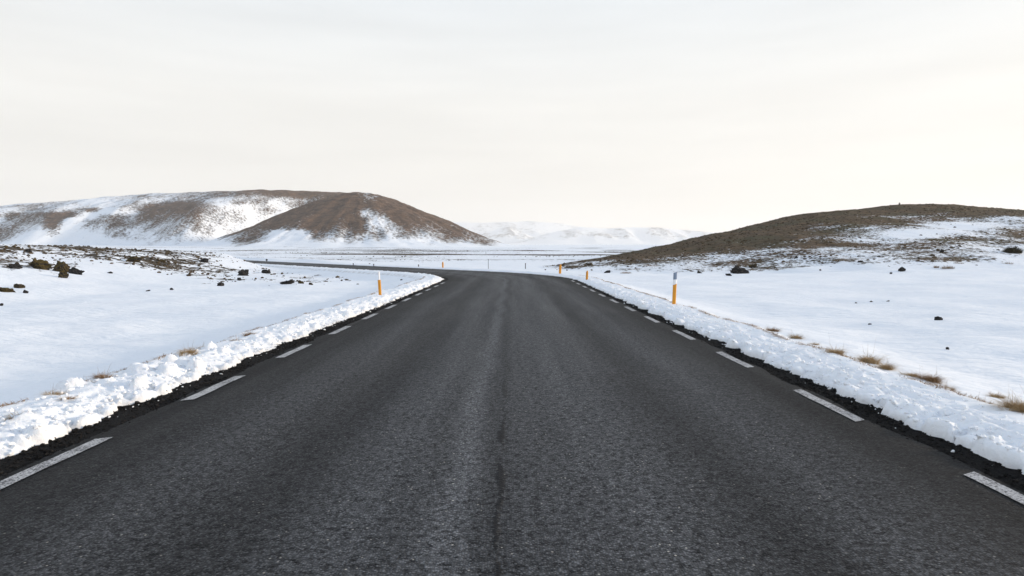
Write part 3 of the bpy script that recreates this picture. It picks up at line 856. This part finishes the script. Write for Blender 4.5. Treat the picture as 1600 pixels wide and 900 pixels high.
rock('rock', 446, 444, 24, 9, 'low wide cluster-like dark rock in snow right of the lava slab', MAT_LAVA, 28, rough=0.6)
rock('rock', 469, 443, 14, 7, 'brown mossy stone beside the low wide dark rock inside the bend', MAT_LAVA_MOSS, 29)
rock('rock', 485, 445, 7, 5, 'small round grey stone between mossy stone and left marker post', MAT_LAVA, 30)
rock('rock', 627, 438, 4, 3, 'tiny dark stone in snow right of the left marker post', MAT_LAVA, 33)
# right side
rock('boulder', 1411, 424, 16, 11, 'round black boulder resting on snow below the right hill', MAT_LAVA, 44, rough=0.22, deep=0.9, sink=0.25)
rock('rock', 1393, 428, 6, 4, 'small black stone just left of the round black boulder', MAT_LAVA, 41)
rock('rock', 1468, 500, 14, 8, 'dark rounded stone half sunk in the middle of the right snow field', MAT_LAVA, 42, rough=0.25)
rock('rock', 1481, 546, 7, 5, 'small pointed dark stone nearest the camera in the right snow field', MAT_LAVA, 43)
rock('rock', 1362, 472, 7, 3, 'small brown stone, the largest of a speckled row in the right snow field', MAT_LAVA_MOSS, 44)
rock('rock', 1388, 471, 6, 2, 'flat brown stone at the right end of the speckled row in snow', MAT_LAVA_MOSS, 45)
rock('rock', 1338, 474, 4, 2, 'tiny brown stone at the left end of the speckled row in snow', MAT_LAVA_MOSS, 46)
rock('rock', 1360, 507, 9, 2, 'thin dark stone below the speckled row in the right snow field', MAT_LAVA, 47)
rock('lava_outcrop', 1158, 427, 34, 13, 'jagged dark lava outcrop at the foot of the right hill', MAT_LAVA, 48, rough=0.7)
rock('rock', 1178, 419, 20, 8, 'broken dark rock at the right end of the lava outcrop', MAT_LAVA_MOSS, 49, rough=0.6)
rock('rock', 1140, 431, 12, 4, 'low dark tip at the left end of the lava outcrop', MAT_LAVA, 50)
rock('rock', 1245, 405, 6, 7, 'upright dark stone standing on the right hill slope', MAT_LAVA, 51)
rock('rock', 1093, 427, 12, 5, 'dark stone between the near marker post and the lava outcrop', MAT_LAVA, 52)
rock('rock', 949, 426, 14, 4, 'low dark stone in snow right of the far orange posts', MAT_LAVA, 53)
rock('rock', 923, 415, 14, 6, 'dark rounded rock at the low left foot of the right hill', MAT_LAVA_MOSS, 54)
rock('rock', 1345, 411, 10, 6, 'grey stone at the foot of the right hill left of the black boulder', MAT_LAVA, 55)
rock('rock', 1472, 395, 8, 8, 'dark stone standing on the right hill above the round black boulder', MAT_LAVA, 56)

# ------------------------------------------------------------------ cairn on the crest
def cairn():
    u, v = px_ray(1405, 330)
    d = np.linspace(120, 175, 400)
    zz = terrain_z(u * d, d)
    k = int(np.argmax((zz - CAM_H) / d))
    x, y, z = u * d[k], d[k], zz[k]
    root = empty('cairn', (x, y, z))
    tag(root, 'tiny stone cairn on the crest of the right hill', 'cairn')
    for i, (dz, r) in enumerate(((0.05, 0.30), (0.20, 0.22), (0.33, 0.15), (0.44, 0.09))):
        o = link(bpy.data.objects.new('stone', rock_mesh(70 + i, MAT_LAVA, (r * 2, r * 2, 0.22), 3)), root)
        o.location = (0.06 * (-1) ** i, 0, dz)
cairn()

# ------------------------------------------------------------------ delineator posts
def plain_mat(name, col, rough=0.45, spec=0.5, dirt=0.25, dcol=(0.25, 0.18, 0.10)):
    m = NT(name)
    P = m.pos()
    n = m.noise(P, 14, 5, 0.65)
    c = m.mix(m.math('MULTIPLY', m.rng(n, 0.5, 0.8), dirt), col, dcol)
    return m.fin(c, m.rng(n, 0.3, 0.7, rough, rough + 0.2), m.bump(n, 0.15, 0.004), spec)
MAT_YELLOW = plain_mat('orange_yellow_plastic', (0.66, 0.27, 0.008), dirt=0.35)
MAT_GREYP = plain_mat('grey_reflector', (0.20, 0.26, 0.36), 0.3)
MAT_WHITEP = plain_mat('white_band', (0.85, 0.86, 0.88), 0.4)
MAT_POLE = plain_mat('weathered_dark_pole', (0.06, 0.055, 0.05), 0.7)
def prism_section(name, z0l, z0r, z1l, z1r, w, dp, mat, parent, w1=None, n=9):
    """D-shaped hollow-backed post section between two slanting cuts"""
    w1 = w1 or w
    pts = []
    for i in range(n):
        a = math.pi * i / (n - 1)
        pts.append((-math.cos(a), -math.sin(a) ** 0.8 * 1.0))
    pts += [(0.86, 0.12), (0.5, -0.30), (-0.5, -0.30), (-0.86, 0.12)]
    V, Fcs = [], []
    for (zl, zr, ww) in ((z0l, z0r, w), (z1l, z1r, w1)):
        for (a, b) in pts:
            V.append((a * ww / 2, b * dp, zl + (zr - zl) * (a + 1) / 2))
    m = len(pts)
    bm = bmesh.new()
    vs = [bm.verts.new(v) for v in V]
    for i in range(m):
        bm.faces.new((vs[i], vs[(i + 1) % m], vs[m + (i + 1) % m], vs[m + i]))
    bm.faces.new(vs[:m][::-1]); bm.faces.new(vs[m:])
    bmesh.ops.recalc_face_normals(bm, faces=bm.faces)
    me = bpy.data.meshes.new(name); bm.to_mesh(me); bm.free()
    me.materials.append(mat)
    return link(bpy.data.objects.new(name, me), parent)
def delineator(loc, h, w, label, lean=0.0, rz=0.0, style='full'):
    root = empty('marker_post', loc)
    root.rotation_euler = (0, lean, rz)
    tag(root, label, 'marker post', 'roadside marker posts')
    dp = w * 0.42
    if style == 'full':                              # orange shaft, white band, grey reflector with a slanting top
        prism_section('shaft', -0.25, -0.25, h * 0.58, h * 0.63, w, dp, MAT_YELLOW, root)
        prism_section('band', h * 0.58 + 0.002, h * 0.63 + 0.002, h * 0.75, h * 0.76, w * 0.98, dp * 0.97, MAT_WHITEP, root)
        prism_section('reflector', h * 0.75 + 0.002, h * 0.76 + 0.002, h * 0.955, h, w * 0.99, dp * 0.98, MAT_GREYP, root)
    elif style == 'white':
        prism_section('shaft', -0.25, -0.25, h * 0.64, h * 0.645, w, dp, MAT_YELLOW, root)
        prism_section('reflector', h * 0.64 + 0.002, h * 0.645 + 0.002, h * 0.96, h, w * 0.6, dp * 0.95, MAT_WHITEP, root)
    else:
        prism_section('shaft', -0.25, -0.25, h * 0.80, h * 0.82, w, dp, MAT_YELLOW, root)
        prism_section('cap', h * 0.80 + 0.002, h * 0.82 + 0.002, h * 0.94, h, w * 0.92, dp * 0.9, MAT_YELLOW, root, w * 0.5)
    return root
def on_bank(px, py):
    """point on the verge snow seen at a photo position"""
    z = 0.1
    for _ in range(6):
        x, y, _z = px_plane(px, py, z)
        z = surface_z(x, y)
    return (x, y, z)
def post_px(px, py, top, **kw):
    loc = on_bank(px, py)
    h = (py - top) / F * loc[1]
    return delineator(loc, h, **kw)
post_px(1053, 475, 424, w=0.105, label='nearest marker post right of the road, orange with white band and grey top', lean=0.03, style='full')
post_px(594, 461, 424, w=0.10, label='leaning orange marker post with thin white top left of the road', lean=-0.05, style='white')
post_px(917, 436.5, 422.5, w=0.12, label='short all-orange post, second marker post on the right verge', lean=0.03, style='short')
post_px(875, 427.5, 412.5, w=0.16, label='far orange marker post at the left foot of the right hill', lean=0.04, style='short')
post_px(692, 421.8, 412.5, w=0.15, label='farthest orange marker post on the outside of the bend', style='short')

# slim dark poles beyond the bend
def pole(px, py, top, label, w=0.05):
    x, y, z = px_ground(px, py)
    h = (py - top) / F * y
    root = empty('marker_pole', (x, y, z))
    tag(root, label, 'pole', 'slim poles beyond the bend')
    bm = bmesh.new()
    bmesh.ops.create_cone(bm, cap_ends=True, segments=8, radius1=w, radius2=w * 0.7, depth=h + 0.3, matrix=Matrix.Translation((0, 0, (h - 0.3) / 2)))
    me = bpy.data.meshes.new('shaft'); bm.to_mesh(me); bm.free(); me.materials.append(MAT_POLE)
    link(bpy.data.objects.new('shaft', me), root)
    bm = bmesh.new()
    bmesh.ops.create_cone(bm, cap_ends=True, segments=8, radius1=w * 1.25, radius2=w * 1.1, depth=0.10, matrix=Matrix.Translation((0, 0, h - 0.04)))
    me = bpy.data.meshes.new('cap'); bm.to_mesh(me); bm.free(); me.materials.append(MAT_POLE)
    link(bpy.data.objects.new('cap', me), root)
pole(552, 418, 411.5, 'leftmost slim dark pole on snow beyond the bend')
pole(584, 418.5, 412.5, 'second slim dark pole from the left beyond the bend')
pole(654, 420, 413.5, 'slim dark pole just left of the farthest orange post')
pole(763, 420, 405, 'tallest thin pole in the snow behind the middle of the bend', 0.03)
pole(821, 420, 411.5, 'slim pole behind the right end of the bend')
def sign():
    x, y, z = px_ground(417, 410.5)
    h = 4.6 / F * y
    root = empty('road_sign', (x, y, z)); tag(root, 'tiny dark round sign beside the far road on the left', 'sign')
    bm = bmesh.new()
    bmesh.ops.create_cone(bm, cap_ends=True, segments=8, radius1=0.04, radius2=0.04, depth=h + 0.3, matrix=Matrix.Translation((0, 0, (h - 0.3) / 2)))
    me = bpy.data.meshes.new('pole'); bm.to_mesh(me); bm.free(); me.materials.append(MAT_POLE)
    link(bpy.data.objects.new('pole', me), root)
    bm = bmesh.new()
    bmesh.ops.create_cone(bm, cap_ends=True, segments=20, radius1=0.16, radius2=0.16, depth=0.02, matrix=Matrix.Translation((0, -0.05, h - 0.02)) @ Matrix.Rotation(math.pi / 2, 4, 'X'))
    me = bpy.data.meshes.new('disc'); bm.to_mesh(me); bm.free(); me.materials.append(MAT_POLE)
    link(bpy.data.objects.new('disc', me), root)
sign()

# ------------------------------------------------------------------ dry grass
def grass_mat(name, a, b):
    m = NT(name)
    gi = m.node('ShaderNodeNewGeometry')
    col = m.mix(gi.outputs['Random Per Island'], a, b)
    return m.fin(col, 0.85, None, 0.2)
MAT_GRASS = grass_mat('dry_tan_grass', (0.26, 0.17, 0.085), (0.52, 0.38, 0.21))
MAT_GRASS_B = grass_mat('dry_brown_grass', (0.16, 0.09, 0.045), (0.36, 0.23, 0.12))
MAT_HILLGRASS = grass_mat('dull_hill_grass', (0.13, 0.08, 0.04), (0.30, 0.20, 0.11))
MAT_STALK = grass_mat('dry_stalks', (0.16, 0.11, 0.06), (0.30, 0.22, 0.13))
def blades(base, direction, length, width, bend, r):
    """arrays of bent tapering blades, 3 quads each"""
    n = len(base)
    side = np.stack([-np.sin(direction), np.cos(direction), np.zeros(n)], -1)
    sa = r.uniform(0, 2 * np.pi, n)
    side = np.stack([np.cos(sa), np.sin(sa), np.zeros(n)], -1)
    out = np.stack([np.cos(direction), np.sin(direction), np.zeros(n)], -1)
    rows = []
    for k, f in enumerate((0, 0.4, 0.75, 1.0)):
        up = length * (f - 0.42 * bend * f * f)
        ho = length * bend * f * f * 0.9 + length * 0.25 * f * bend
        c = base + out * ho[:, None] + np.array([0, 0, 1.0]) * up[:, None]
        w = width * (1 - 0.85 * f)
        rows += [c - side * w[:, None] / 2, c + side * w[:, None] / 2]
    V = np.stack(rows, 1)
    q = np.array([[0, 1, 3, 2], [2, 3, 5, 4], [4, 5, 7, 6]])
    Fc = (q[None] + (np.arange(n) * 8)[:, None, None]).reshape(-1, 4)
    return V.reshape(-1, 3), Fc
def tuft(loc, w, d, h, label, seed, n=420, mat=None, rz=0.0, stalks=0):
    r = np.random.default_rng(seed)
    root = empty('grass_tuft', loc, rz)
    tag(root, label, 'grass', 'dry grass tufts along the verges')
    nc = 7                                            # a tuft is a few ragged clumps of unequal height
    cx, cy, cr_, ch = r.uniform(-.42, .42, nc) * w, r.uniform(-.42, .42, nc) * d, r.uniform(.10, .30, nc) * max(w, d) * .8, r.uniform(.45, 1.35, nc)
    ci = r.integers(0, nc, n)
    a = r.uniform(0, 2 * np.pi, n); q = np.sqrt(r.random(n))
    bx, by = cx[ci] + np.cos(a) * q * cr_[ci], cy[ci] + np.sin(a) * q * cr_[ci] * .8
    base = np.stack([bx, by, np.full(n, -0.03)], -1)
    ln = h * ch[ci] * (1.15 - 0.55 * q) * r.uniform(0.45, 1.3, n)
    di = a + r.normal(0, 0.9, n)
    V, Fc = blades(base, di, ln + 0.03, r.uniform(0.003, 0.006, n), r.uniform(0.5, 1.5, n), r)
    link(bpy.data.objects.new('blades', mesh_np('blades', V, Fc, mat or MAT_GRASS, True)), root)
    if stalks:
        b2 = np.stack([r.uniform(-w, w, stalks) * 0.5, r.uniform(-d, d, stalks) * 0.5, np.full(stalks, -0.03)], -1)
        V, Fc = blades(b2, r.uniform(0, 6.28, stalks), h * r.uniform(1.5, 2.7, stalks), np.full(stalks, 0.0045), r.uniform(0.05, 0.3, stalks), r)
        tag(link(bpy.data.objects.new('stalks', mesh_np('stalks', V, Fc, MAT_STALK, True)), root), kind='stuff')
    return root
R_T = [  # photo position of the foot, width and height there
    (1207, 517, 22, 7, 'flat brown tuft farthest up the right verge of the big tufts', 1), (1243, 529, 16, 9, 'small rounded tan tuft, second of the big tufts down the right verge', 0),
    (1272, 538, 10, 5, 'tiny tan tuft just above the long golden tuft on the right verge', 0),
    (1309, 552, 32, 13, 'long golden tuft with a flat top on the right verge', 0), (1358, 566, 36, 15, 'bushy golden tuft, the tallest rounded one on the right verge', 0),
    (1384, 576, 22, 12, 'tan tuft joined below the bushy golden tuft', 0), (1420, 586, 22, 7, 'sparse tan tuft between the golden tufts and the brown patch', 0),
    (1450, 594, 34, 11, 'low reddish-brown tuft in the middle of the right verge', 1), (1480, 605, 16, 8, 'pale tuft at the lower end of the reddish-brown tuft', 0),
    (1528, 621, 34, 9, 'flat reddish tuft beside the bare stalks near the right picture edge', 1), (1556, 620, 16, 7, 'small tan tuft between the flat reddish tuft and the edge tuft', 0),
    (1590, 640, 44, 18, 'large tan tuft cut by the right picture edge', 0)]
for i, (px, py, w, h, lb, br) in enumerate(R_T):
    loc = on_bank(px, py); k = loc[1] / F
    tuft(loc, w * k * 1.0, max(w * k * 0.7, 0.10), h * k * 1.3, lb, 100 + i, int(250 + w * 30), MAT_GRASS_B if br else MAT_GRASS, 0.9, 4 if i > 3 else 2)
L_T = [(28, 655, 26, 7, 'nearest sparse tan tuft on the left verge at the picture edge', 0), (88, 617, 30, 8, 'feathery tan tuft, second along the left verge', 0), (104, 622, 20, 7, 'dark brown tuft under the feathery tan tuft', 1),
       (135, 601, 16, 6, 'small brown tuft left of the dark upright tuft on the left verge', 1), (161, 590, 24, 9, 'dark upright tuft with stalks before the tall snow heap', 1),
       (292, 553, 34, 9, 'orange-brown tuft behind the tall snow heap on the left verge', 0), (318, 544, 14, 5, 'thin brown tuft just beyond the orange-brown tuft', 1),
       (366, 532, 20, 6, 'dark brown tuft beyond the snow lumps on the left verge', 1), (388, 522, 18, 5, 'farthest dark tuft on the left verge', 1)]
for i, (px, py, w, h, lb, br) in enumerate(L_T):
    loc = on_bank(px, py); k = loc[1] / F
    tuft(loc, w * k, max(w * k * 0.6, 0.08), h * k * 1.3, lb, 200 + i, int(100 + w * 16), MAT_GRASS_B if br else MAT_GRASS, -0.9, 5)
# continuous thin fringe of dead grass where the banks drop to the field
for sd in (-1, 1):
    r = np.random.default_rng(300 + sd)
    n = 16000
    t = 4.2 + 34 * r.random(n) ** 1.5
    line = 4.80 + 0.10 * perlin(t / 2.3, t * 0 + sd) + (0.0 if sd > 0 else 0.05)
    s = line + r.normal(0, 0.04, n)
    keep = r.random(n) < sstep(-0.65 if sd > 0 else -0.15, 0.15, perlin(t / 0.9, t * 0 + 5 * sd) + 0.4 * perlin(t / 0.25, t * 0 + 2))
    t, s = t[keep], s[keep]
    x, y = road_pt(t, s * sd)
    z = np.array([bank_z(a, b * sd) for a, b in zip(t, s)])
    n = len(t)
    V, Fc = blades(np.stack([x, y, z - 0.02], -1), r.uniform(0, 6.28, n), r.uniform(0.03, 0.075, n), r.uniform(0.004, 0.010, n), r.uniform(0.3, 1.2, n), r)
    o = link(bpy.data.objects.new('dead_grass', mesh_np('dead_grass', V, Fc, MAT_GRASS_B, True)))
    tag(o, 'thin fringe of dead grass along the outer edge of the %s snow bank' % ('left' if sd < 0 else 'right'), kind='stuff')

# tan grass clumps at the foot of the right hill
H_T = [(1435, 408, 16, 5, 'pale tan grass clump at the hill foot above the round black boulder'), (1480, 419, 16, 7, 'rounded tan grass clump right of the round black boulder'),
       (1498, 413, 13, 6, 'brown tuft above the rounded tan clump on the right'), (1488, 400, 12, 6, 'upper brown tuft beside the standing stone on the right hill'),
       (1575, 413, 13, 6, 'lone brown tuft in snow near the right picture edge'), (1320, 408, 26, 10, 'wide brown grass clump at the right hill foot'),
       (1236, 411, 26, 8, 'wide brown clump below the upright stone on the right hill'), (1463, 418, 6, 5, 'tiny orange-brown tuft left of the rounded tan clump'),
       (978, 427, 14, 5, 'small pale tan clump in snow between the far posts and near post'), (1018, 417, 26, 8, 'tan grass clump on the low hill foot left of the near marker post')]
for i, (px, py, w, h, lb) in enumerate(H_T):
    loc = px_ground(px, py); k = loc[1] / F
    r = np.random.default_rng(400 + i)
    root = empty('grass_tuft', loc); tag(root, lb, 'grass', 'grass clumps at the foot of the right hill')
    n = 170
    a = r.uniform(0, 6.28, n); q = np.sqrt(r.random(n))
    W, Hh = w * k * 0.95, h * k * 0.85
    lob = (0.55 + 0.45 * np.sin(a * 2 + i) * np.sin(a * 5 + 2 * i))
    base = np.stack([np.cos(a) * q * W / 2 * (1 + lob * .5), np.sin(a) * q * W / 2 * lob, np.full(n, -0.05)], -1)
    V, Fc = blades(base, a + r.normal(0, .8, n), Hh * (1.1 - .6 * q) * r.uniform(.6, 1.2, n) + .05, np.full(n, 0.022), r.uniform(.25, .75, n), r)
    link(bpy.data.objects.new('blades', mesh_np('blades', V, Fc, MAT_HILLGRASS, True)), root)
# dark shrub by the right picture edge
def shrub():
    loc = px_ground(1582, 396); k = loc[1] / F
    r = np.random.default_rng(77)
    root = empty('shrub', loc); tag(root, 'dark low shrub on the right hill at the picture edge', 'shrub')
    n = 1400
    a = r.uniform(0, 6.28, n); q = np.sqrt(r.random(n))
    W, Hh = 22 * k, 13 * k
    base = np.stack([np.cos(a) * q * W / 2, np.sin(a) * q * W / 2, Hh * 0.6 * r.random(n) * (1 - q * q)], -1)
    V, Fc = blades(base, a, Hh * .5 * r.uniform(.4, 1.1, n), np.full(n, 0.05), r.uniform(.2, .9, n), r)
    link(bpy.data.objects.new('foliage', mesh_np('foliage', V, Fc, grass_mat('dark_shrub', (0.02, 0.022, 0.012), (0.07, 0.06, 0.03)), True)), root)
    b2 = np.zeros((14, 3)); b2[:, 0] = r.uniform(-.1, .1, 14)
    V, Fc = blades(b2, r.uniform(0, 6.28, 14), np.full(14, Hh * .8), np.full(14, .04), r.uniform(.2, .8, 14), r)
    link(bpy.data.objects.new('stem', mesh_np('stem', V, Fc, MAT_POLE, True)), root)
shrub()

# ------------------------------------------------------------------ air
def haze():
    bm = bmesh.new()
    z0, z1 = -6.0, 420.0
    bmesh.ops.create_cube(bm, size=1, matrix=Matrix.Translation((0, 0, (z0 + z1) / 2)) @ Matrix.Diagonal((18600, 18600, z1 - z0, 1)))
    me = bpy.data.meshes.new('haze'); bm.to_mesh(me); bm.free()
    mt = bpy.data.materials.new('pale_haze'); mt.use_nodes = True
    nt = mt.node_tree; nt.nodes.clear()
    out = nt.nodes.new('ShaderNodeOutputMaterial'); vol = nt.nodes.new('ShaderNodeVolumePrincipled')
    vol.inputs['Color'].default_value = (1.0, 0.985, 0.955, 1)
    vol.inputs['Density'].default_value = 0.00015
    vol.inputs['Anisotropy'].default_value = 0.2
    nt.links.new(vol.outputs[0], out.inputs['Volume'])
    me.materials.append(mt)
    o = link(bpy.data.objects.new('haze', me))
    tag(o, 'thin pale winter haze over the whole plain', kind='stuff')
haze()
